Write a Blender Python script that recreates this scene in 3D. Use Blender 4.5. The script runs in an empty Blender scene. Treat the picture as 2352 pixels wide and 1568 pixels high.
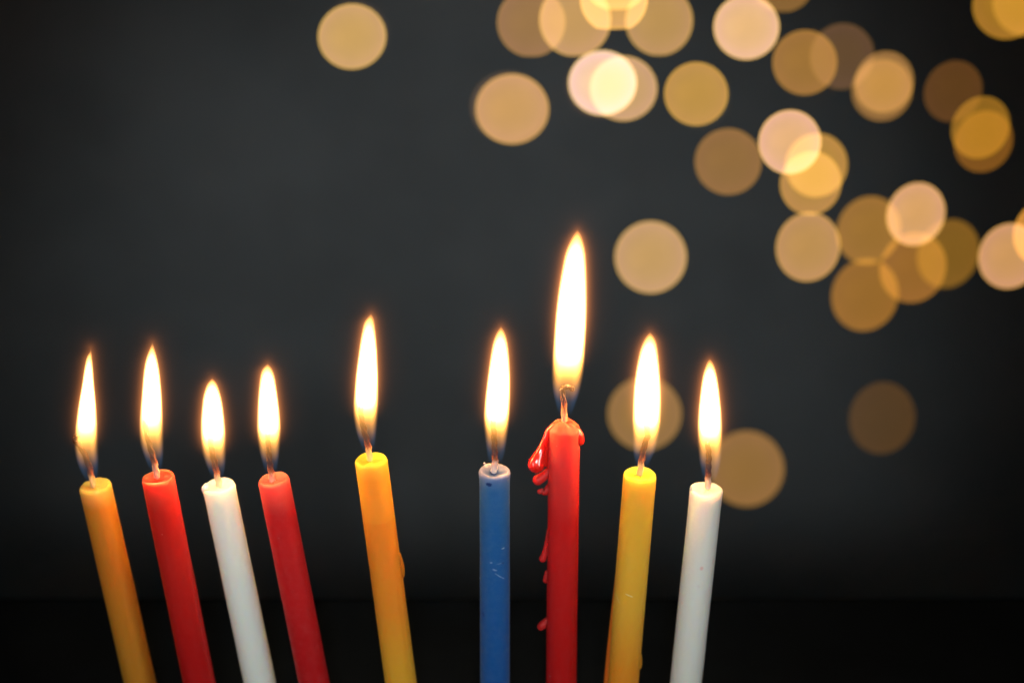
import bpy, bmesh, math, random
from mathutils import Vector, Matrix, noise

# ------------------------------------------------------------------ camera
sc = bpy.context.scene
COL = sc.collection
PITCH = math.radians(26.0)
DIST, WIDTH, CENTRE = 0.85, 0.27, Vector((0, 0, 0.135))
FWD = Vector((0, math.cos(PITCH), -math.sin(PITCH)))
RIGHT = Vector((1, 0, 0))
UP = RIGHT.cross(FWD)
EYE = CENTRE - FWD * DIST
K = WIDTH / 2352 / DIST                     # metres per photo unit at one metre

cd = bpy.data.cameras.new('camera')
cam = bpy.data.objects.new('camera', cd)
COL.objects.link(cam)
sc.camera = cam
cam.location = EYE
cam.rotation_euler = (math.pi / 2 - PITCH, 0, 0)
cd.sensor_width = 36.0
cd.lens = 36.0 * DIST / WIDTH
cd.clip_start, cd.clip_end = 0.02, 20.0
cd.dof.use_dof = True
cd.dof.focus_distance = 0.859
cd.dof.aperture_fstop = cd.lens / 13.5      # 13.5 mm wide opening

# ------------------------------------------------------------------ world and lamps
w = bpy.data.worlds.new('World')
sc.world = w
w.use_nodes = True
w.node_tree.nodes['Background'].inputs[0].default_value = (0.50, 0.92, 1.0, 1)
w.node_tree.nodes['Background'].inputs[1].default_value = 0.014
sc.view_settings.view_transform = 'Standard'
sc.view_settings.look = 'None'
sc.view_settings.exposure = 0.0
sc.view_settings.gamma = 1.0
cy = sc.cycles
cy.max_bounces, cy.diffuse_bounces, cy.glossy_bounces = 8, 4, 3
cy.transparent_max_bounces = 96
cy.volume_bounces = 0
cy.volume_step_rate = 0.12
cy.use_adaptive_sampling = False
cy.use_denoising = True
cy.sample_clamp_indirect = 4.0


def lamp(name, kind, loc, aim, power, color, **kw):
    d = bpy.data.lights.new(name, kind)
    o = bpy.data.objects.new(name, d)
    COL.objects.link(o)
    o.location = loc
    if aim is not None:
        o.rotation_euler = (Vector(aim) - Vector(loc)).to_track_quat('-Z', 'Y').to_euler()
    d.energy = power
    d.color = color
    for k, v in kw.items():
        setattr(d, k, v)
    return o


lamp('room_lamp', 'SPOT', (0.0, -1.02, 0.606), (-0.02, 0.75, -0.215), 28.5, (0.94, 1.0, 0.97),
     spot_size=math.radians(17.8), spot_blend=1.0, shadow_soft_size=0.06)
for side in (-1, 1):  # added unseen fill lamps that flatten the shading of the candles
    lamp('side_fill', 'SPOT', (0.72 * side - 0.02, -0.74, 0.28), (-0.025, 0.0, 0.055), 7.4 + 0.6 * side, (0.97, 1.0, 0.97),
         spot_size=math.radians(19.5), spot_blend=1.0, shadow_soft_size=0.09)


# ------------------------------------------------------------------ helpers
def ray(px, py):
    """Direction through a point of the photograph given on a 2352 x 1568 grid."""
    return FWD + RIGHT * ((px - 1176) * K) + UP * ((784 - py) * K)


def on_y(px, py, y):
    d = ray(px, py)
    return EYE + d * ((y - EYE.y) / d.y)


def zoom(ox, oy, s):
    """Reader for coordinates measured on an enlarged detail."""
    return lambda X, Y: ((ox + X / s) * 0.91875, (oy + Y / s) * 0.91875)


def s2l(c):
    return tuple((v / 255 / 12.92) if v <= 10 else ((v / 255 + 0.055) / 1.055) ** 2.4 for v in c)


def link(name, mesh, mat=None, parent=None, world=None):
    o = bpy.data.objects.new(name, mesh)
    COL.objects.link(o)
    if mat is not None and not mesh.materials:
        mesh.materials.append(mat)
    if parent is not None:
        o.parent = parent
        if world is not None:
            o.matrix_basis = parent.matrix_basis.inverted() @ world
    elif world is not None:
        o.matrix_basis = world
    return o


def tag(o, label=None, cat=None, group=None, kind=None):
    for k, v in (('label', label), ('category', cat), ('group', group), ('kind', kind)):
        if v:
            o[k] = v
    return o


def rings_mesh(name, rings, close_ends=True):
    """Mesh from a list of rings (equal length lists of points)."""
    n = len(rings[0])
    v = [tuple(p) for r in rings for p in r]
    f = []
    for i in range(len(rings) - 1):
        for j in range(n):
            a, b = i * n + j, i * n + (j + 1) % n
            f.append((a, b, b + n, a + n))
    if close_ends:
        f.append(tuple(reversed(range(n))))
        f.append(tuple(range((len(rings) - 1) * n, len(rings) * n)))
    m = bpy.data.meshes.new(name)
    m.from_pydata(v, [], f)
    m.polygons.foreach_set('use_smooth', [True] * len(m.polygons))
    m.update()
    return m


def spline(pts, n):
    """Catmull-Rom through a list of tuples, n samples."""
    out = []
    m = len(pts) - 1
    for i in range(n):
        u = i / (n - 1) * m
        k = min(int(u), m - 1)
        t = u - k
        p = [pts[max(0, min(m, k + j))] for j in (-1, 0, 1, 2)]
        out.append(tuple(0.5 * (2 * p[1][c] + (p[2][c] - p[0][c]) * t + (2 * p[0][c] - 5 * p[1][c] + 4 * p[2][c] - p[3][c]) * t * t
                                + (3 * p[1][c] - p[0][c] - 3 * p[2][c] + p[3][c]) * t ** 3) for c in range(len(pts[0]))))
    return out


def sweep(name, pts, n=24, seg=16, cap=5, fn=None):
    """Round ended tube through (x, y, z, r) points."""
    s = spline(pts, n)
    P = [Vector(p[:3]) for p in s]
    R = [max(p[3], 1e-5) for p in s]
    T = [(P[min(i + 1, n - 1)] - P[max(i - 1, 0)]).normalized() for i in range(n)]
    stations = []
    for k in range(cap):
        a = math.pi / 2 * (1 - (k + 0.35) / cap)
        stations.append((P[0] - T[0] * R[0] * math.sin(a), T[0], R[0] * math.cos(a), 0.0))
    for i in range(n):
        stations.append((P[i], T[i], R[i], i / (n - 1)))
    for k in range(cap):
        a = math.pi / 2 * (k + 0.65) / cap
        stations.append((P[-1] + T[-1] * R[-1] * math.sin(a), T[-1], R[-1] * math.cos(a), 1.0))
    rings = []
    ref = Vector((0, -1, 0))
    for c, t, r, u in stations:
        a = (ref - t * ref.dot(t)).normalized()
        b = t.cross(a)
        rings.append([c + (a * math.cos(h) + b * math.sin(h)) * r * (fn(u, h) if fn else 1.0)
                      for h in (2 * math.pi * j / seg for j in range(seg))])
    return rings_mesh(name, rings)


class Nodes:
    """Small wrapper to write node trees as expressions."""
    def __init__(self, name):
        self.mat = bpy.data.materials.new(name)
        self.mat.use_nodes = True
        self.t = self.mat.node_tree
        self.t.nodes.clear()
        self.out = self.t.nodes.new('ShaderNodeOutputMaterial')

    def new(self, kind, **props):
        n = self.t.nodes.new(kind)
        for k, v in props.items():
            setattr(n, k, v)
        return n

    def put(self, sock, v):
        if isinstance(v, bpy.types.NodeSocket):
            self.t.links.new(v, sock)
        elif v is not None:
            sock.default_value = v

    def math(self, op, a, b=None, c=None, clamp=False):
        n = self.new('ShaderNodeMath', operation=op, use_clamp=clamp)
        for i, v in enumerate((a, b, c)):
            self.put(n.inputs[i], v)
        return n.outputs[0]

    def smooth(self, v, lo, hi, a=0.0, b=1.0):
        n = self.new('ShaderNodeMapRange', interpolation_type='SMOOTHSTEP')
        for i, x in enumerate((v, lo, hi, a, b)):
            self.put(n.inputs[i], x)
        return n.outputs[0]

    def curve(self, v, pts):
        n = self.new('ShaderNodeFloatCurve')
        self.put(n.inputs['Value'], v)
        c = n.mapping.curves[0]
        pts = sorted(pts)
        c.points[0].location = pts[0]
        c.points[1].location = pts[-1]
        for p in pts[1:-1]:
            c.points.new(*p)
        n.mapping.update()
        return n.outputs[0]

    def ramp(self, v, stops, interp='LINEAR'):
        n = self.new('ShaderNodeValToRGB')
        self.put(n.inputs[0], v)
        e = n.color_ramp
        e.interpolation = interp
        e.elements[0].position, e.elements[0].color = stops[0][0], (*stops[0][1], 1)
        e.elements[1].position, e.elements[1].color = stops[-1][0], (*stops[-1][1], 1)
        for p, c in stops[1:-1]:
            e.elements.new(p).color = (*c, 1)
        return n.outputs[0]

    def mix(self, f, a, b, mode='MIX'):
        n = self.new('ShaderNodeMix', data_type='RGBA', blend_type=mode)
        self.put(n.inputs[0], f)
        self.put(n.inputs[6], (*a, 1) if isinstance(a, tuple) else a)
        self.put(n.inputs[7], (*b, 1) if isinstance(b, tuple) else b)
        return n.outputs[2]

    def noise(self, co, scale, detail=2.0, rough=0.5):
        n = self.new('ShaderNodeTexNoise')
        self.put(n.inputs['Vector'], co)
        n.inputs['Scale'].default_value = scale
        n.inputs['Detail'].default_value = detail
        n.inputs['Roughness'].default_value = rough
        return n.outputs['Fac']

    def coords(self, which='Object'):
        return self.new('ShaderNodeTexCoord').outputs[which]

    def xyz(self, v):
        n = self.new('ShaderNodeSeparateXYZ')
        self.put(n.inputs[0], v)
        return n.outputs

    def surface(self, s):
        self.t.links.new(s, self.out.inputs['Surface'])

    def volume(self, s):
        self.t.links.new(s, self.out.inputs['Volume'])


def matte(name, color, rough=0.9, spec=0.1, grain=None):
    m = Nodes(name)
    b = m.new('ShaderNodeBsdfPrincipled')
    b.inputs['Roughness'].default_value = rough
    b.inputs['Specular IOR Level'].default_value = spec
    c = (*color, 1)
    if grain:
        f = m.noise(m.coords(), grain, 6.0, 0.6)
        c = m.mix(m.smooth(f, 0.3, 0.7), tuple(v * 0.85 for v in color), tuple(v * 1.15 for v in color))
    m.put(b.inputs['Base Color'], c)
    m.surface(b.outputs[0])
    return m.mat


# ------------------------------------------------------------------ setting: wall and table
WALL_Y = 0.75
bm = bmesh.new()
nx, nz = 60, 40
grid = [[bm.verts.new((-1.5 + 3.0 * i / nx, WALL_Y + 0.004 * noise.noise(Vector((i * 0.35, j * 0.35, 2))), -0.75 + 2.2 * j / nz))
         for i in range(nx + 1)] for j in range(nz + 1)]
for j in range(nz):
    for i in range(nx):
        bm.faces.new((grid[j][i], grid[j][i + 1], grid[j + 1][i + 1], grid[j + 1][i]))
me = bpy.data.meshes.new('wall')
bm.to_mesh(me)
me.polygons.foreach_set('use_smooth', [True] * len(me.polygons))
tag(link('wall', me, matte('charcoal_wall', (0.160, 0.169, 0.183), 0.95, 0.05, 9.0)), kind='structure')

d = ray(1176, 1340)
EDGE = (EYE + d * (-EYE.z / d.z)).y           # far edge of the table top
bm = bmesh.new()
bmesh.ops.create_cube(bm, size=1.0)
bmesh.ops.scale(bm, vec=(1.8, 0.62, 0.03), verts=bm.verts)
bmesh.ops.translate(bm, vec=(0, EDGE - 0.31, -0.015), verts=bm.verts)
bmesh.ops.bevel(bm, geom=list(bm.edges), offset=0.012, segments=5, profile=0.5, affect='EDGES')
me = bpy.data.meshes.new('table')
bm.to_mesh(me)
me.polygons.foreach_set('use_smooth', [True] * len(me.polygons))
tag(link('table', me, matte('black_cloth', (0.0050, 0.0078, 0.0115), 1.0, 0.0, 60.0)),
    'black table top behind and under the row of lit candles', 'table')


# ------------------------------------------------------------------ candles
def wax(name, stops, L, radius, rough=0.5, marks=(), bloom=0.06, spec=0.22, scale=1.0, specks=0.0, sheen=0.0, core=None):
    """Translucent wax; stops run from the foot (0) to the top (1) of the candle."""
    m = Nodes(name)
    co = m.coords()
    x, y, z = m.xyz(co)
    b = m.new('ShaderNodeBsdfPrincipled')
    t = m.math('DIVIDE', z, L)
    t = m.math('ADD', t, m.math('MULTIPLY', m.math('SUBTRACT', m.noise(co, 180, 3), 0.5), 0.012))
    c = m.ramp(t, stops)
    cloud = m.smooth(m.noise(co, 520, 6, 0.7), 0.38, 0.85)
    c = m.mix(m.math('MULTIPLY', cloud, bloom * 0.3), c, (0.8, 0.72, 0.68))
    if specks:
        v = m.new('ShaderNodeTexVoronoi', feature='F1')
        m.put(v.inputs['Vector'], co)
        v.inputs['Scale'].default_value = 420
        f = m.smooth(v.outputs['Distance'], 0.05, 0.10, 1, 0)
        f = m.math('MULTIPLY', f, m.smooth(m.noise(co, 140, 2), 0.52, 0.62))
        c = m.mix(m.math('MULTIPLY', f, specks), c, (0.85, 0.7, 0.62))
    if core:                                             # darker liquid wax round the wick
        rad = m.math('SQRT', m.math('ADD', m.math('MULTIPLY', x, x), m.math('MULTIPLY', y, y)))
        rad = m.math('ADD', rad, m.math('MULTIPLY', m.math('SUBTRACT', m.noise(co, 700, 3), 0.5), 0.0008))
        c = m.mix(m.math('MULTIPLY', m.smooth(rad, 0.0006, 0.0026, 0.9, 0.0), m.math('GREATER_THAN', z, L - 0.004)), c, core)
    for (mx, mz, ang, rx, rz, col, amt) in marks:       # scratches and stains on the front
        dx, dz = m.math('SUBTRACT', x, mx), m.math('SUBTRACT', z, mz)
        ca, sa = math.cos(ang), math.sin(ang)
        u = m.math('DIVIDE', m.math('ADD', m.math('MULTIPLY', dx, ca), m.math('MULTIPLY', dz, sa)), rx)
        q = m.math('DIVIDE', m.math('SUBTRACT', m.math('MULTIPLY', dz, ca), m.math('MULTIPLY', dx, sa)), rz)
        r = m.math('SQRT', m.math('ADD', m.math('MULTIPLY', u, u), m.math('MULTIPLY', q, q)))
        r = m.math('ADD', r, m.math('MULTIPLY', m.math('SUBTRACT', m.noise(co, 2200, 3), 0.5), 0.9))
        f = m.math('MULTIPLY', m.smooth(r, 0.55, 1.05, amt, 0.0), m.math('LESS_THAN', y, 0.0))
        c = m.mix(f, c, col)
    m.put(b.inputs['Base Color'], c)
    b.inputs['Subsurface Weight'].default_value = 1.0
    b.inputs['Subsurface Radius'].default_value = radius
    b.inputs['Subsurface Scale'].default_value = scale
    m.put(b.inputs['Roughness'], m.smooth(m.noise(co, 500, 4), 0.3, 0.7, rough - 0.08, rough + 0.1))
    b.inputs['Specular IOR Level'].default_value = spec
    b.inputs['Coat Weight'].default_value = 0.8 if spec > 0.6 else 0.0
    b.inputs['Coat Roughness'].default_value = 0.04
    b.inputs['Sheen Weight'].default_value = sheen
    b.inputs['Sheen Tint'].default_value = (1.0, 0.8, 0.85, 1)
    bp = m.new('ShaderNodeBump')
    bp.inputs['Strength'].default_value = 0.25
    bp.inputs['Distance'].default_value = 0.0004
    m.put(bp.inputs['Height'], m.math('ADD', m.noise(co, 260, 4), m.math('MULTIPLY', m.noise(co, 1800, 3), 0.25)))
    m.put(b.inputs['Normal'], bp.outputs[0])
    m.surface(b.outputs[0])
    return m.mat


def wick_material(base, pale=1.0):
    m = Nodes('wick')
    z = m.xyz(m.coords('Generated'))[2]
    z = m.math('ADD', z, m.math('MULTIPLY', m.math('SUBTRACT', m.noise(m.coords(), 1500, 3), 0.5), 0.12))
    c = m.ramp(z, [(0.0, base), (0.2 * pale, tuple(0.6 * v + 0.4 * k for v, k in zip(base, (0.65, 0.3, 0.12)))),
                   (0.29 * pale, (0.40, 0.11, 0.02)), (0.37 * pale, (0.13, 0.03, 0.006)), (0.46 * pale, (0.05, 0.014, 0.003)), (1.0, (0.05, 0.014, 0.003))])
    b = m.new('ShaderNodeBsdfPrincipled')
    m.put(b.inputs['Base Color'], c)
    b.inputs['Roughness'].default_value = 0.6
    b.inputs['Subsurface Weight'].default_value = 0.5
    b.inputs['Subsurface Radius'].default_value = (0.0008, 0.0005, 0.0003)
    b.inputs['Subsurface Scale'].default_value = 1.0
    m.surface(b.outputs[0])
    return m.mat


FLAME_LAMP = 0.0085
WARM = (1.0, 0.64, 0.33)


def build_flame(edges, yc, parent, power, at=0.42, foot=1.0):
    """edges: (photo y, left x, right x) from tip to foot. Luminous gas inside a closed skin, added bloom halo around it."""
    sec = []
    for py, l, r in edges:
        a, b = on_y(l, py, yc), on_y(r, py, yc)
        sec.append(((a.x + b.x) / 2, (b.x - a.x) / 2, a.z))
    sec.sort(key=lambda s: s[2])
    z0, x0 = sec[0][2], sec[0][0]
    H = sec[-1][2] - z0
    sec = [((s[0] - x0), s[1], s[2] - z0) for s in sec]
    RM, XM = 0.008, 0.02
    rc = [(s[2] / H, s[1] / RM) for s in sec]
    xc = [(s[2] / H, s[0] / XM + 0.5) for s in sec]

    def lerp(pts, t):
        for (a, va), (b, vb) in zip(pts, pts[1:]):
            if t <= b:
                return va + (vb - va) * (t - a) / max(b - a, 1e-6)
        return pts[-1][1]

    def smooth_curve(pts):
        ts = [i / 15 for i in range(16)] + [0.97]
        return [(t, lerp(pts, t)) for t in sorted(ts)]
    rs, xs = smooth_curve(rc), smooth_curve(xc)

    n, seg = 44, 28
    rings = []
    for i in range(n):
        t = 0.5 - 0.5 * math.cos(math.pi * i / (n - 1))
        r = max(lerp(rs, t) * RM, 0.00003) * 1.0 + 0.00005
        x = (lerp(xs, t) - 0.5) * XM
        rings.append([(x + r * math.cos(2 * math.pi * j / seg), r * math.sin(2 * math.pi * j / seg), t * H) for j in range(seg)])
    m = Nodes('flame')
    x, y, z = m.xyz(m.coords())
    t = m.math('DIVIDE', z, H, clamp=True)
    R = m.math('MAXIMUM', m.math('MULTIPLY', m.curve(t, rs), RM), 0.00006)
    cx = m.math('MULTIPLY', m.math('SUBTRACT', m.curve(t, xs), 0.5), XM)
    dx = m.math('SUBTRACT', x, cx)
    rr = m.math('SQRT', m.math('ADD', m.math('MULTIPLY', dx, dx), m.math('MULTIPLY', y, y)))
    q = m.math('DIVIDE', rr, R, clamp=True)
    body = m.math('POWER', m.math('SUBTRACT', 1.0, m.math('MULTIPLY', q, q)), 1.6)
    tf = m.math('DIVIDE', t, foot, clamp=True)
    g = m.curve(tf, [(0, 0.0), (0.07, 0.08), (0.11, 0.31), (0.15, 0.47), (0.2, 0.58), (0.28, 0.71), (0.36, 0.86), (0.46, 1.0), (1.0, 1.0)])
    g = m.math('MULTIPLY', g, m.curve(t, [(0, 1.0), (0.8, 1.0), (0.92, 0.86), (1.0, 0.5)]))
    inten = m.math('POWER', 10.0, m.math('MULTIPLY', m.math('SUBTRACT', g, 1.0), 3.2))
    hollow = m.curve(tf, [(0, 0.97), (0.2, 0.95), (0.3, 0.84), (0.38, 0.55), (0.47, 0.15), (0.55, 0.0), (1, 0.0)])
    shell = m.smooth(q, 0.25, 0.85)
    keep = m.math('SUBTRACT', 1.0, m.math('MULTIPLY', hollow, m.math('SUBTRACT', 1.0, shell)))
    strength = m.math('MULTIPLY', m.math('MULTIPLY', body, inten), m.math('MULTIPLY', keep, 7400.0))
    e1 = m.new('ShaderNodeEmission')
    m.put(e1.inputs[0], m.ramp(t, [(0.0, (1.0, 0.36, 0.05)), (0.3, (1.0, 0.44, 0.085)), (0.6, (1.0, 0.50, 0.17)), (0.9, (1.0, 0.46, 0.13)), (1.0, (1.0, 0.38, 0.07))]))
    m.put(e1.inputs[1], strength)
    bl = m.curve(tf, [(0, 0.3), (0.05, 0.8), (0.12, 1.0), (0.18, 0.7), (0.25, 0.15), (0.3, 0.0), (1, 0.0)])
    bs = m.math('MULTIPLY', m.smooth(q, 0.35, 0.8), m.smooth(q, 0.86, 1.0, 1.0, 0.0))
    e2 = m.new('ShaderNodeEmission')
    e2.inputs[0].default_value = (0.1, 0.38, 0.85, 1)
    m.put(e2.inputs[1], m.math('MULTIPLY', m.math('MULTIPLY', bl, bs), 20.0))
    add = m.new('ShaderNodeAddShader')
    m.t.links.new(e1.outputs[0], add.inputs[0])
    m.t.links.new(e2.outputs[0], add.inputs[1])
    m.volume(add.outputs[0])
    tr = m.new('ShaderNodeBsdfTransparent')
    es = m.new('ShaderNodeEmission')
    es.inputs[0].default_value = (1.0, 0.5, 0.2, 1)
    m.put(es.inputs[1], m.math('MULTIPLY', inten, 0.05))
    sa = m.new('ShaderNodeAddShader')
    m.t.links.new(tr.outputs[0], sa.inputs[0])
    m.t.links.new(es.outputs[0], sa.inputs[1])
    m.surface(sa.outputs[0])
    m.mat.cycles.emission_sampling = 'NONE'
    world = Matrix.Translation((x0, yc, z0))
    fl = link('flame', rings_mesh('flame', rings), m.mat, parent, world)

    # lens bloom halo round the bright part, built as a faint glowing volume
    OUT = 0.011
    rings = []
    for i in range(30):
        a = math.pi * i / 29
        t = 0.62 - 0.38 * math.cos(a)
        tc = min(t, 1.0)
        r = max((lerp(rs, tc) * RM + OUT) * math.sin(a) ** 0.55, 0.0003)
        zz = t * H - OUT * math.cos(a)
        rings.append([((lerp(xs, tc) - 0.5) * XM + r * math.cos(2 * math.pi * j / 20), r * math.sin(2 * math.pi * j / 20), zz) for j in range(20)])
    g_ = Nodes('flame_bloom')
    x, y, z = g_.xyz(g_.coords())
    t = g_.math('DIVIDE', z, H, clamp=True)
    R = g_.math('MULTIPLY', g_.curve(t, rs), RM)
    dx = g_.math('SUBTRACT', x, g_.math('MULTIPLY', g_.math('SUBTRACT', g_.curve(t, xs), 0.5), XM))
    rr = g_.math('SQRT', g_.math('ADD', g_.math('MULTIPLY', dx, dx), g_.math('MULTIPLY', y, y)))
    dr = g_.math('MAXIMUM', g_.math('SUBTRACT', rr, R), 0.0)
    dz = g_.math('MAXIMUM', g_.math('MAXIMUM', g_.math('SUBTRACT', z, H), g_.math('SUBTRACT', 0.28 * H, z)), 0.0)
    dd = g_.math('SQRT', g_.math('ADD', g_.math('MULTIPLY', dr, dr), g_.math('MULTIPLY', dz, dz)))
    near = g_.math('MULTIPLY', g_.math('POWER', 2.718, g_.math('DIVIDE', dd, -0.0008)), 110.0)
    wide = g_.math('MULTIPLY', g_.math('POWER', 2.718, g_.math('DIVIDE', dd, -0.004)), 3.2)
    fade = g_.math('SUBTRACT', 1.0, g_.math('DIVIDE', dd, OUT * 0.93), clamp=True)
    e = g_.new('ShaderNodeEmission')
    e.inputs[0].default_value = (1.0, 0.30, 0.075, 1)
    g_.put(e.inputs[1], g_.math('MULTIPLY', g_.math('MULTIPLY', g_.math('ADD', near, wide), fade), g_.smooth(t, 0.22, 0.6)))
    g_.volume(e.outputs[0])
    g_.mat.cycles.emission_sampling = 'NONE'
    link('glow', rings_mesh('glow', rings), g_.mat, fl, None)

    # the light the flame throws
    li = lamp('flame_light', 'POINT', (0, 0, 0), None, power, WARM, shadow_soft_size=0.0022)
    li.parent = fl
    li.location = ((lerp(xs, at) - 0.5) * XM, 0, at * H)
    return fl


def build_candle(spec):
    yc = spec['depth']
    T = on_y(*spec['top'], yc)
    B = on_y(spec['foot'], 1568, yc)
    a = (T - B).normalized()
    base = T - a * (T.z / a.z)
    L = (T - base).length
    root = bpy.data.objects.new('candle', None)
    root.empty_display_size = 0.01
    COL.objects.link(root)
    root.matrix_basis = Matrix.Translation(base) @ Vector((0, 0, 1)).rotation_difference(a).to_matrix().to_4x4()
    tag(root, spec['label'], 'candle', 'lit candles standing in a row')
    depth = (T - EYE).dot(FWD)
    R = spec['wide'] / 2 * K * depth
    inv = root.matrix_basis.inverted()

    def front(px, py):
        p = inv @ on_y(px, py, yc - R)
        return p.x, p.z
    marks = [(*front(px, py), ang, rx, rz, col, amt) for px, py, ang, rx, rz, col, amt in spec.get('marks', ())]
    mat = wax(spec['wax'], spec['stops'], L, spec['radius'], marks=marks, rough=spec.get('rough', 0.5),
              bloom=spec.get('bloom', 0.05), specks=spec.get('specks', 0.0), sheen=spec.get('sheen', 0.0), core=spec.get('core'))
    # body: side, rounded rim, shallow melted dish
    dish, lip = spec.get('dish', 0.0007), spec.get('lip', 0.0)
    tip = spec.get('tip', (0.0, 0.0))
    prof = []
    for i in range(46):
        prof.append((R, L * 0.94 * i / 45))
    prof += [(R * (1 + lip * 0.2), L - 0.0032), (R * (1 + lip * 0.7), L - 0.0018), (R * (1 + lip), L - 0.0009),
             (R * (1 + lip) - 0.00015, L - 0.00035), (R * (1 + lip) - 0.0005, L), (R * 0.84, L - dish * spec.get('steep', 0.1)), (R * 0.7, L - dish * max(0.5, spec.get('steep', 0) * 1.7)),
             (R * 0.5, L - dish * 0.9), (R * 0.3, L - dish), (R * 0.12, L - dish * 0.9), (R * 0.02, L - dish * 0.9)]
    seg = 64
    rings = []
    sd = spec['seed']
    for r, z in prof:
        ring = []
        for j in range(seg):
            h = 2 * math.pi * j / seg
            c, s = math.cos(h), math.sin(h)
            k = 1 + 0.012 * noise.noise(Vector((c * 1.3, s * 1.3, z * 90 + sd * 7))) + 0.006 * noise.noise(Vector((c * 3, s * 3, z * 350 + sd)))
            top = max(0.0, (z - (L - 0.004)) / 0.004)
            dz = top * (0.0004 * noise.noise(Vector((c * 1.6, s * 1.6, sd * 3.3))) + (tip[0] * c + tip[1] * s) * r)
            ring.append((r * k * c, r * k * s, z + dz))
        rings.append(ring)
    link('wax_body', rings_mesh('wax_body', rings), mat, root)
    # wick
    wp = [on_y(px, py, yc) for px, py in spec['wick']]
    o = wp[0].copy()
    pts = [(*(p - o), 0.00074 * (1.12 - 0.2 * i / (len(wp) - 1)) * spec.get('wick_size', 1.0)) for i, p in enumerate(wp)]
    twist = lambda u, h: 1 + 0.16 * math.sin(3 * h + u * 34) + 0.06 * noise.noise(Vector((u * 20, h, sd)))
    link('wick', sweep('wick', pts, 48, 15, 3, twist), wick_material(spec['wick_base'], spec.get('wick_pale', 1.0)), root, Matrix.Translation(o))
    # runs and beads of wax
    for name, pp, m, *wet in spec.get('drips', ()):
        P = [on_y(px, py, yc + dy) for px, py, r, dy in pp]
        o = P[0].copy()
        pts = [(*(p - o), c[2] * K * depth) for p, c in zip(P, pp)]
        wob = lambda u, h: 1 + 0.05 * noise.noise(Vector((u * 4, math.cos(h), math.sin(h) + sd)))
        dm = wax('dripped_wax', [(0.0, m), (1.0, m)], 1.0, spec['radius'], rough=wet[0] if wet else 0.5, bloom=0.02, spec=0.9 if wet else 0.25, scale=0.35)
        link(name, sweep(name, pts, 22, 18, 6, wob), dm, root, Matrix.Translation(o))
    build_flame(spec['flame'], yc, root, FLAME_LAMP * spec.get('power', 1.0), spec.get('lamp_at', 0.42), spec.get('foot_of_flame', 1.0))
    return root


def fl(z, tip, rows):
    out = [(z(tip[0], tip[1])[1], z(tip[0], tip[1])[0], z(tip[0], tip[1])[0])]
    for Y, l, r in rows:
        a, b = z(l, Y), z(r, Y)
        out.append((a[1], a[0], b[0]))
    return out


Z1, Z2, Z3 = zoom(120, 820, 3.564), zoom(820, 740, 3.016), zoom(1280, 540, 2.063)
ZR, ZL, Z5, Z6 = zoom(1300, 940, 4.75), zoom(1300, 1200, 3.094), zoom(840, 1100, 2.584), zoom(1300, 1000, 2.218)
Z4 = zoom(120, 1160, 2.866)


def P(z, *pts):
    return [z(x, y) for x, y in pts]


def D(z, s, *pts):
    """Drip stations: detail coordinates, radius in detail units, depth offset."""
    return [(*z(x, y), r / s * 0.91875, dy) for x, y, r, dy in pts]


ORANGE = (0.86, 0.50, 0.13)
RED = (0.66, 0.022, 0.014)
WHITE = (0.86, 0.88, 0.84)
BLUE = (0.018, 0.125, 0.36)
YELLOW = (0.86, 0.50, 0.03)
R_WARM, R_RED, R_WHITE, R_BLUE = (0.009, 0.0055, 0.0016), (0.010, 0.0030, 0.0022), (0.009, 0.0062, 0.0040), (0.0018, 0.0022, 0.0036)

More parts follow.
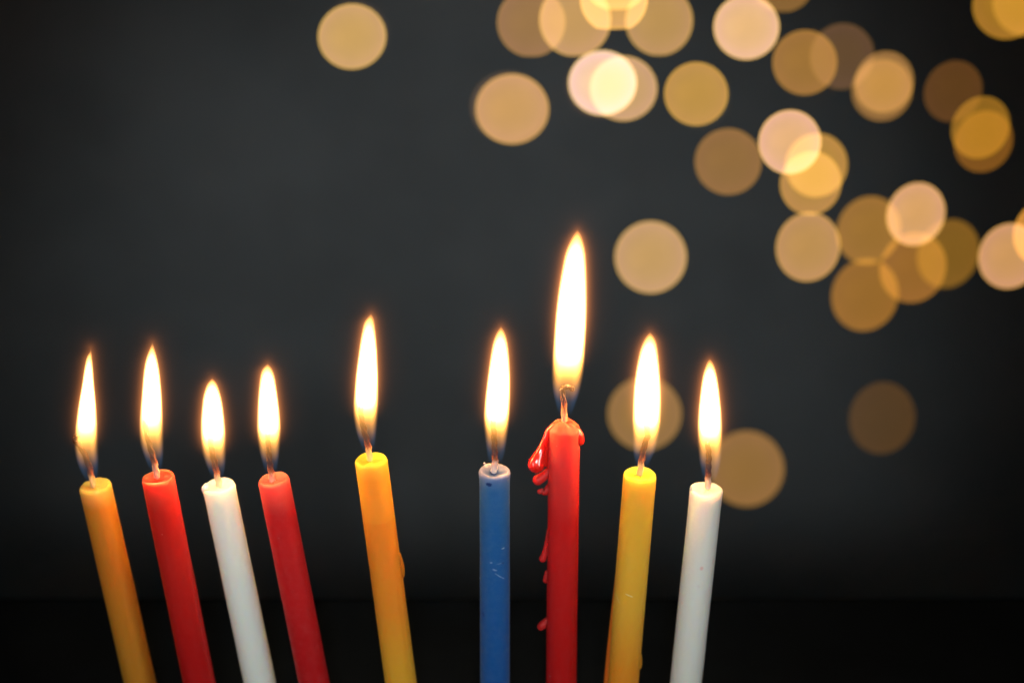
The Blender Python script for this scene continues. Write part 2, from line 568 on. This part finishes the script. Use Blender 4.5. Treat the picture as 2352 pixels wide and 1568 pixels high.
CANDLES = [  # lighter upper stops paint flame glow into the red, orange, yellow, ivory wax
    dict(label='dull orange candle at the outer end of the row, leaning, with a slightly blurred flame', seed=1, depth=0.016,
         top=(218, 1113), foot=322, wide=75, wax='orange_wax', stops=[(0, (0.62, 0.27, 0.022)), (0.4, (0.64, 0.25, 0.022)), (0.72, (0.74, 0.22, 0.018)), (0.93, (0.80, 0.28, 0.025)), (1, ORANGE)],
         radius=R_WARM, wick=P(Z1, (402, 1400), (385, 1310), (366, 1230), (330, 1130), (285, 1050), (250, 1010), (240, 985), (262, 962)),
         wick_base=(0.85, 0.62, 0.28), power=0.8,
         flame=fl(Z1, (380, 175), [(215, 369, 390), (250, 345, 395), (350, 322, 403), (500, 302, 412), (700, 268, 430), (900, 240, 443), (1000, 233, 447),
                                   (1100, 236, 450), (1200, 258, 456), (1300, 300, 452), (1345, 335, 440)])),
    dict(label='bright red candle with a hollow glossy melted top, next to the dull orange one', seed=2, depth=0.004,
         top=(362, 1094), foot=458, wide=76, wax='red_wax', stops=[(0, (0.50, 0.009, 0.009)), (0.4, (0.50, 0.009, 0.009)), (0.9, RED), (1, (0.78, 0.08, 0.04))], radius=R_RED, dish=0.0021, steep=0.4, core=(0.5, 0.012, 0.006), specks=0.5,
         rough=0.44, wick=P(Z1, (972, 1318), (955, 1230), (935, 1140), (905, 1040), (878, 930), (866, 830)), wick_base=(0.85, 0.42, 0.3),
         flame=fl(Z1, (930, 125), [(160, 912, 946), (200, 895, 958), (300, 862, 982), (400, 848, 998), (600, 833, 1015), (800, 815, 1025), (900, 810, 1030),
                                   (1000, 813, 1034), (1100, 838, 1036), (1200, 878, 1026), (1275, 925, 1005)])),
    dict(label='white candle with a short flame standing between two red candles', seed=3, foot_of_flame=1.1, depth=0.009,
         top=(502, 1113), foot=597, wide=75, wax='white_wax', stops=[(0, (0.80, 0.83, 0.76)), (0.7, (0.82, 0.84, 0.79)), (1, WHITE)], radius=R_WHITE, lip=0.02,
         wick=P(Z1, (1525, 1400), (1508, 1310), (1488, 1220), (1462, 1100), (1448, 1000), (1456, 950)), wick_base=(0.9, 0.72, 0.5),
         flame=fl(Z1, (1462, 445), [(465, 1440, 1485), (500, 1412, 1510), (600, 1380, 1542), (700, 1370, 1560), (800, 1362, 1571), (900, 1359, 1582),
                                    (1000, 1359, 1588), (1100, 1370, 1590), (1200, 1398, 1590), (1300, 1445, 1572), (1340, 1478, 1555)]),
         drips=[('wax_drip', D(Z4, 2.866, (1134, 152, 18, -0.0005), (1124, 172, 22, -0.0008), (1124, 192, 20, -0.0008), (1130, 210, 10, -0.0008)), WHITE)]),
    dict(label='deep red candle with a flat matte top, between a white and a yellow candle', seed=4, depth=0.002,
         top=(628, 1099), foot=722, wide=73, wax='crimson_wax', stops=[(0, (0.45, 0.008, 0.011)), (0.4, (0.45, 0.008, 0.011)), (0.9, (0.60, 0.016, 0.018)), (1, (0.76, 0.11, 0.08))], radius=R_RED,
         rough=0.5, bloom=0.1, specks=0.4, wick=P(Z1, (2000, 1380), (1990, 1290), (1976, 1200), (1966, 1090), (1957, 950)), wick_base=(0.85, 0.4, 0.32),
         flame=fl(Z1, (1958, 315), [(335, 1933, 1978), (370, 1900, 2005), (450, 1884, 2027), (600, 1871, 2047), (800, 1862, 2070), (900, 1859, 2076),
                                    (1000, 1865, 2074), (1100, 1880, 2068), (1200, 1905, 2058), (1285, 1940, 2035)])),
    dict(label='tall orange-yellow candle standing alone between the deep red and the blue candle', seed=5, foot_of_flame=0.88, depth=0.0,
         top=(852, 1053), foot=921, wide=75, wax='amber_wax',
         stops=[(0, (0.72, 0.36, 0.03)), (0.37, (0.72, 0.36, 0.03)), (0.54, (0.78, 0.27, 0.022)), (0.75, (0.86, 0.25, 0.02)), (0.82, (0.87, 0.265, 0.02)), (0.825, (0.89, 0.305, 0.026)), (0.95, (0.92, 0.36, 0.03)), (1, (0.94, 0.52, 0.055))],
         radius=R_WARM, dish=0.0005, wick=P(Z2, (316, 1225), (308, 1160), (294, 1090), (272, 1010), (255, 930), (246, 850)), wick_base=(0.95, 0.7, 0.25),
         flame=fl(Z2, (325, 130), [(150, 303, 342), (200, 268, 355), (300, 246, 365), (400, 233, 372), (600, 208, 379), (800, 190, 381), (870, 187, 380),
                                   (950, 194, 376), (1050, 215, 368), (1130, 248, 356), (1175, 275, 338)]),
         drips=[('wax_drip', D(Z5, 2.584, (408, 735, 12, 0.0), (422, 800, 17, 0.0), (427, 850, 18, 0.0), (426, 880, 14, 0.0)), (0.84, 0.20, 0.012))]),
    dict(label='blue candle with scratches on its side and a raised pale rim', seed=6, foot_of_flame=0.82, depth=0.0,
         top=(1136, 1079), foot=1137, wide=70, wax='blue_wax',
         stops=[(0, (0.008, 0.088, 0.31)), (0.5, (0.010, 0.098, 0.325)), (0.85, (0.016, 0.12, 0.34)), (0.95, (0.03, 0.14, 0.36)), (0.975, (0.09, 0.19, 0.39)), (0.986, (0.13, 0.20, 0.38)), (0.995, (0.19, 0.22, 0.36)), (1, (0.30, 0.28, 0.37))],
         radius=R_BLUE, sheen=0.1, lip=0.055, dish=0.0010, steep=0.15, core=(0.02, 0.07, 0.24), bloom=0.14, rough=0.4,
         marks=[(*Z5(988, 288), 0.0, 0.0010, 0.0007, (0.004, 0.03, 0.16), 0.95),
                (*Z5(1055, 880), -0.72, 0.0021, 0.00016, (0.4, 0.52, 0.7), 0.5), (*Z5(1025, 838), -0.4, 0.0008, 0.0003, (0.4, 0.5, 0.68), 0.5),
                (*Z5(1080, 706), 0.2, 0.0005, 0.00022, (0.6, 0.68, 0.76), 0.6), (*Z5(1003, 792), 0.1, 0.0004, 0.0002, (0.4, 0.5, 0.7), 0.6),
                (*Z5(1060, 800), 0.05, 0.0012, 0.00012, (0.3, 0.4, 0.62), 0.5), (*Z5(1078, 800), 0.0, 0.0005, 0.0003, (0.004, 0.04, 0.16), 0.6),
                (*Z5(950, 1140), 0.0, 0.0005, 0.0009, (0.004, 0.04, 0.18), 0.6)],
         wick=P(Z2, (1252, 1316), (1258, 1250), (1257, 1160), (1253, 1060), (1245, 950)), wick_base=(0.72, 0.62, 0.66), wick_size=1.02,
         flame=fl(Z2, (1305, 225), [(245, 1288, 1321), (280, 1264, 1341), (350, 1240, 1358), (450, 1222, 1369), (600, 1204, 1375), (800, 1180, 1374), (900, 1172, 1370),
                                    (1000, 1174, 1364), (1100, 1183, 1352), (1180, 1193, 1337), (1245, 1210, 1312)]),
         drips=[('wax_bead', D(Z2, 3.016, (1178, 1256, 6, 0.002), (1182, 1266, 8, 0.002)), (0.5, 0.42, 0.45)),
                ('wax_bead', D(Z5, 2.584, (938, 884, 7, -0.001), (932, 888, 6, -0.001)), (0.25, 0.32, 0.5))]),
    dict(label='tallest candle, red, with a long flame and molten wax dripping down its side', seed=7, foot_of_flame=0.74, depth=0.0,
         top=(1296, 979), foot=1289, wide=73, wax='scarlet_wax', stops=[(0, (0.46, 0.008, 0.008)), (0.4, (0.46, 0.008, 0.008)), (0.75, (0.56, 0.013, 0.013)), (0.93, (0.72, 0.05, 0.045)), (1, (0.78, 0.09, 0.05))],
         radius=R_RED, dish=-0.0017, specks=0.8, rough=0.44, 
         wick=P(ZR, (520, 605), (525, 470), (523, 350), (512, 250), (505, 180), (520, 140), (560, 125), (600, 130), (622, 155)), wick_base=(0.95, 0.45, 0.25), wick_size=0.95,
         power=1.7, lamp_at=0.3, wick_pale=1.7,
         flame=fl(Z3, (338, 70), [(85, 322, 354), (120, 300, 369), (200, 270, 383), (300, 250, 388), (400, 236, 388), (500, 225, 387), (600, 217, 383), (700, 209, 378),
                                  (800, 203, 372), (860, 202, 363), (900, 206, 354), (950, 217, 338), (1015, 237, 312)]),
         drips=[('wax_drip', D(ZR, 4.75, (420, 590, 45, 0.0), (345, 650, 42, -0.0004), (300, 750, 38, -0.001), (250, 870, 48, -0.0017), (200, 1000, 90, -0.0024), (193, 1048, 102, -0.0026)), (0.68, 0.016, 0.010), 0.1),
                ('wax_drip', D(ZR, 4.75, (370, 690, 50, 0.0), (335, 800, 50, 0.0), (312, 930, 42, 0.0), (305, 1010, 34, 0.0), (308, 1050, 26, 0.0)), (0.72, 0.022, 0.014), 0.12),
                ('wax_drip', D(ZR, 4.75, (600, 600, 45, 0.0), (660, 640, 55, -0.0004), (700, 710, 60, -0.0006), (705, 765, 62, -0.0006)), (0.72, 0.03, 0.018), 0.12),
                ('wax_drip', D(ZR, 4.75, (350, 1110, 45, 0), (290, 1180, 55, -0.0006), (215, 1228, 66, -0.001)), (0.58, 0.02, 0.018)),
                ('wax_drip', D(ZR, 4.75, (360, 1300, 45, 0), (310, 1365, 45, -0.0002), (290, 1372, 44, -0.0002)), (0.6, 0.02, 0.02)),
                ('wax_bead', D(ZR, 4.75, (255, 1352, 24, -0.0004), (235, 1368, 32, -0.0006)), (0.55, 0.035, 0.033)),
                ('wax_drip', D(ZL, 3.094, (222, 380, 14, 0.0), (212, 470, 20, 0.0), (196, 560, 27, -0.0002), (176, 605, 30, -0.0004)), (0.5, 0.014, 0.015)),
                ('wax_bead', D(ZL, 3.094, (208, 710, 18, 0.0), (203, 770, 28, 0.0)), (0.5, 0.014, 0.014)),
                ('wax_drip', D(ZL, 3.094, (210, 1080, 26, 0.0), (178, 1115, 35, -0.0004), (163, 1130, 32, -0.0004)), (0.46, 0.016, 0.016))]),
    dict(label='golden yellow candle with an orange wax run on its side and a pale scratch', seed=8, foot_of_flame=0.82, depth=0.001,
         top=(1470, 1087), foot=1430, wide=76, wax='golden_wax',
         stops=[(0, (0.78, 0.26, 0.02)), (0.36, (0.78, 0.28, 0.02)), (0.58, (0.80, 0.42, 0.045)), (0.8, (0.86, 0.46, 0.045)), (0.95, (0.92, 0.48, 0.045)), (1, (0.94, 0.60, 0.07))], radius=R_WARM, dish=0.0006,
         marks=[(*Z6(607, 1083), -0.35, 0.0014, 0.00013, (0.95, 0.9, 0.7), 0.9), (*Z6(545, 1120), -1.1, 0.0016, 0.00015, (0.9, 0.75, 0.35), 0.4)],
         wick=P(Z6, (665, 405), (672, 350), (680, 300), (692, 245), (708, 195), (702, 150), (690, 112)), wick_base=(0.95, 0.68, 0.3),
         flame=fl(Z3, (712, 598), [(612, 696, 728), (640, 678, 745), (700, 655, 756), (800, 637, 764), (900, 626, 769), (1000, 621, 770), (1060, 619, 768), (1130, 619, 762),
                                   (1200, 620, 745), (1250, 628, 722), (1290, 645, 700)]),
         drips=[('wax_run', D(Z6, 2.218, (545, 880, 8, 0.0), (538, 1000, 14, 0.0), (527, 1150, 20, 0.0), (514, 1300, 25, 0.0), (503, 1450, 29, 0.0), (493, 1600, 33, 0.0)), (0.80, 0.16, 0.012)),
                ('wax_bead', D(Z6, 2.218, (668, 1410, 8, 0.0), (666, 1450, 12, 0.0), (665, 1480, 9, 0.0)), (0.8, 0.22, 0.015))]),
    dict(label='white candle with a pink spot, ending the row beside the golden yellow one', seed=9, depth=0.002,
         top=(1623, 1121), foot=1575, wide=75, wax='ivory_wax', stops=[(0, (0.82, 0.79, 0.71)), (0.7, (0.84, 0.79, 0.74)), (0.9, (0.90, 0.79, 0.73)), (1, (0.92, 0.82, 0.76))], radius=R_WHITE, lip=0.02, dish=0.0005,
         marks=[(*Z6(1008, 932), 0.0, 0.0006, 0.0007, (0.85, 0.5, 0.45), 0.8), (*Z6(990, 1030), 0.0, 0.0006, 0.0006, (0.8, 0.68, 0.64), 0.5),
                (*Z6(1050, 1130), 0.2, 0.0014, 0.005, (0.8, 0.66, 0.62), 0.35)],
         wick=P(Z6, (1042, 478), (1044, 420), (1046, 360), (1048, 300), (1040, 240)), wick_base=(0.92, 0.7, 0.56),
         flame=fl(Z3, (1020, 735), [(748, 1006, 1034), (770, 997, 1046), (830, 980, 1061), (900, 971, 1070), (1000, 961, 1080), (1080, 956, 1085), (1150, 956, 1087), (1220, 959, 1086),
                                    (1290, 966, 1076), (1355, 985, 1055)]),
         drips=[('wax_bead', D(Z6, 2.218, (950, 478, 6, -0.001), (947, 495, 7, -0.001)), (0.88, 0.78, 0.72))]),
]
for c in CANDLES:
    build_candle(c)


# ------------------------------------------------------------------ lens-blur discs of small lights, built as glowing spheres
def bokeh_mesh(cut=None):
    """Unit sphere standing in for a lens-blur disc; cut: height (in radii below the middle) of its flat clipped edge."""
    bm = bmesh.new()
    bmesh.ops.create_uvsphere(bm, u_segments=64, v_segments=40, radius=1.0)
    if cut is not None:
        # the disc's clipped lower edge is level with the sight line (local Y is up, Z towards the eye)
        g = bm.verts[:] + bm.edges[:] + bm.faces[:]
        r = bmesh.ops.bisect_plane(bm, geom=g, plane_co=(0, -cut, 0), plane_no=(0, -1, 0), clear_outer=True)
        e = [x for x in r['geom_cut'] if isinstance(x, bmesh.types.BMEdge)]
        bmesh.ops.holes_fill(bm, edges=e)
    m = bpy.data.meshes.new('bokeh_light')
    bm.to_mesh(m)
    bm.free()
    m.polygons.foreach_set('use_smooth', [len(p.vertices) < 6 for p in m.polygons])
    return m


g = Nodes('bokeh_disc')
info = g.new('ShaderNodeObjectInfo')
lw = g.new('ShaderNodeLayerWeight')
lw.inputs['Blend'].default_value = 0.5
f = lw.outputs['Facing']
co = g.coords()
tint = g.ramp(f, [(0.0, (0.96, 0.97, 0.85)), (0.2, (0.97, 0.98, 1.0)), (0.55, (1.01, 0.98, 1.3)), (0.68, (1.02, 1.0, 1.25)), (0.78, (1.35, 1.45, 0.8)), (0.9, (1.2, 1.25, 0.5)), (1.0, (0.7, 0.6, 0.3))])  # brighter rim of the blur discs painted in by viewing angle
mottle = g.smooth(g.noise(co, 1.6, 3), 0.2, 0.8, 0.93, 1.06)  # random unevenness of the disc brightness
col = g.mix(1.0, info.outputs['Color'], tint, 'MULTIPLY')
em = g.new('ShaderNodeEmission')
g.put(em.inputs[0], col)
g.put(em.inputs[1], g.math('MULTIPLY', mottle, 0.5))
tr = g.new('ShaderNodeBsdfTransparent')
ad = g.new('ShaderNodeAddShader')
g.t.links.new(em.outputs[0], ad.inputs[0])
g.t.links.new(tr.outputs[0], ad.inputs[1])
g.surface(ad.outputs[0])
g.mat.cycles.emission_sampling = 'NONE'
ROUND = bokeh_mesh()
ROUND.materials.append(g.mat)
rnd = random.Random(5)
BG = s2l((29, 29, 29))
BOKEH = [
    # cx, cy, rx, ry, turn, colour, flat edge, label
    (808.6, 84.6, 78, 74.5, 10, (203, 158, 92), None, 'amber round light hanging alone, far apart from the rest of the cluster'),
    (813, 79, 80, 77, 10, (56, 46, 40), None, 'faint dim blur fringe just behind the lone amber light'),
    (1176.5, 251, 84, 80, 0, (196, 146, 85), None, 'large tan round light below the flat-bottomed brown one, overlapping a dim blur disc'),
    (1167, 246, 85, 80, 0, (82, 64, 50), None, 'very dim brown blur disc peeking out from behind the large tan light'),
    (1220, 52, 78, 79, 0, (155, 113, 66), 76, 'brown flat-bottomed light at the end of the top row of overlapping lights'),
    (1321, 46, 82, 84, 0, (200, 152, 92), 81, 'tan flat-bottomed light overlapping the brown one in the top row'),
    (1410, -2, 77.5, 78, 0, (222, 166, 92), 66, 'golden flat-bottomed light hanging between two tan lights at the top edge'),
    (1415, -55, 80, 80, 0, (196, 150, 82), 75, 'highest golden light, only its flat lower edge reaching into the top edge'),
    (1514, 48, 77, 80, 0, (190, 145, 84), 78, 'tan flat-bottomed light overlapping the golden one from the other side in the top row'),
    (1714.5, 63, 75, 74, 0, (240, 188, 134), None, 'bright cream round light near the top edge, standing clear of others'),
    (1798, -48, 74, 76, 0, (136, 98, 48), 73, 'dark amber light cut by the top edge beside the bright cream one'),
    (1848.5, 144, 73.5, 74, -15, (160, 113, 52), None, 'ochre round light overlapping a dim brown light behind it'),
    (1934, 130, 73, 75.5, -20, (100, 73, 48), None, 'dim brown light partly covered by the ochre light'),
    (2031, 189, 66, 71, -25, (152, 110, 60), None, 'upper one of two amber lights that nearly coincide'),
    (2026, 207, 68, 71, -25, (146, 105, 55), None, 'lower one of two amber lights that nearly coincide'),
    (2189, 210, 64, 71.5, -30, (97, 65, 36), None, 'dimmest russet light, between the coinciding amber pair and the yellow pair'),
    (2252, 293, 64, 73, -30, (146, 103, 38), None, 'upper one of two mustard yellow lights overlapping almost fully'),
    (2259, 325, 64, 72, -30, (128, 84, 36), None, 'lower one of two mustard yellow lights overlapping almost fully'),
    (2311, 14, 76, 76, -20, (166, 117, 46), None, 'amber light at the top corner of the cluster, overlapped by another'),
    (2358, 8, 77, 75, -20, (140, 100, 44), None, 'amber light cut by the corner of the picture'),
    (1384, 191, 78, 74, 0, (250, 204, 165), None, 'brightest pinkish white light, overlapped by a tan one at its side'),
    (1379, 196, 80, 76, 0, (64, 48, 40), None, 'dim brown blur disc hidden behind the brightest pinkish white light'),
    (1432, 203.7, 77, 74, 0, (206, 160, 106), None, 'tan light overlapping the brightest pinkish white one'),
    (1599, 216, 73, 72.5, -10, (190, 141, 62), None, 'golden round light standing apart below the top row'),
    (1603, 222, 73, 72, -10, (50, 46, 38), None, 'faint blur disc just behind the golden light that stands apart'),
    (1672.5, 371.5, 76, 75.5, -15, (146, 104, 52), None, 'soft ochre brown light beside the bright pink light, with a blurred rim'),
    (1814, 326.7, 71.5, 73.5, -15, (236, 180, 130), None, 'bright pink light whose lower side overlaps two yellow lights'),
    (1875.5, 379.6, 70, 73, -20, (186, 136, 60), None, 'yellow light in the triple overlap, touching the bright pink light from the side'),
    (1862, 421, 69.5, 73, -20, (186, 136, 66), None, 'lowest light of the triple overlap under the bright pink one'),
    (1856, 567, 73, 79.5, -15, (192, 143, 82), None, 'tan light hanging just below the triple overlap'),
    (1995, 529, 71, 79, -25, (158, 111, 46), None, 'ochre light overlapped at its side by the pale peach light'),
    (2103.6, 492, 65, 73.5, -25, (222, 165, 108), None, 'pale peach light overlapping three darker amber lights around it'),
    (2097, 614.5, 74, 81.5, -25, (154, 103, 44), None, 'amber light directly under the pale peach light'),
    (2178, 582.6, 68, 80, -25, (131, 93, 36), None, 'dark olive amber light between the peach light and the pale pink one'),
    (1986.5, 677.3, 75, 83, -20, (153, 104, 40), None, 'brownish amber light at the bottom of the dense cluster'),
    (2318, 588, 69, 76, -25, (211, 155, 102), None, 'pale pink light near the picture edge at the end of the dense cluster'),
    (2399, 535, 69, 77, -25, (206, 140, 60), None, 'golden light cut off by the picture edge, overlapping the pale pink one'),
    (1494.4, 590.7, 82, 82.5, 0, (200, 155, 98), None, 'large tan light hanging alone beside the tallest flame'),
    (1480.5, 950, 84, 82.5, 0, (148, 110, 60), None, 'olive tan light directly behind the flame of the golden yellow candle'),
    (1714.5, 1075.6, 85, 86, 0, (146, 105, 54), None, 'ochre light low down, partly behind the white candle at the row end'),
    (2026, 959.6, 74, 82, -15, (82, 58, 32), None, 'faint dark brown light hanging alone at the lower side of the wall'),
]
for i, (px, py, rx, ry, turn, rgb, cut, label) in enumerate(BOKEH):
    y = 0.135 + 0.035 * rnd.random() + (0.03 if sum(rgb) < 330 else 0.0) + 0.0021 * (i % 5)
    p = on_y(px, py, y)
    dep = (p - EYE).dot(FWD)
    o = link('bokeh_light', ROUND if cut is None else bokeh_mesh(cut / ry), g.mat)
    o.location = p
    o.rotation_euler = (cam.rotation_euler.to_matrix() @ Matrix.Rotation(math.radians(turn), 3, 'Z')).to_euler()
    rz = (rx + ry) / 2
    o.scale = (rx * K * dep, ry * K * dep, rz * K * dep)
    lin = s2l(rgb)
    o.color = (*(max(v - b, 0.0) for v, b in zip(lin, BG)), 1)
    tag(o, label, 'light', 'warm lights as lens-blur discs before the wall')
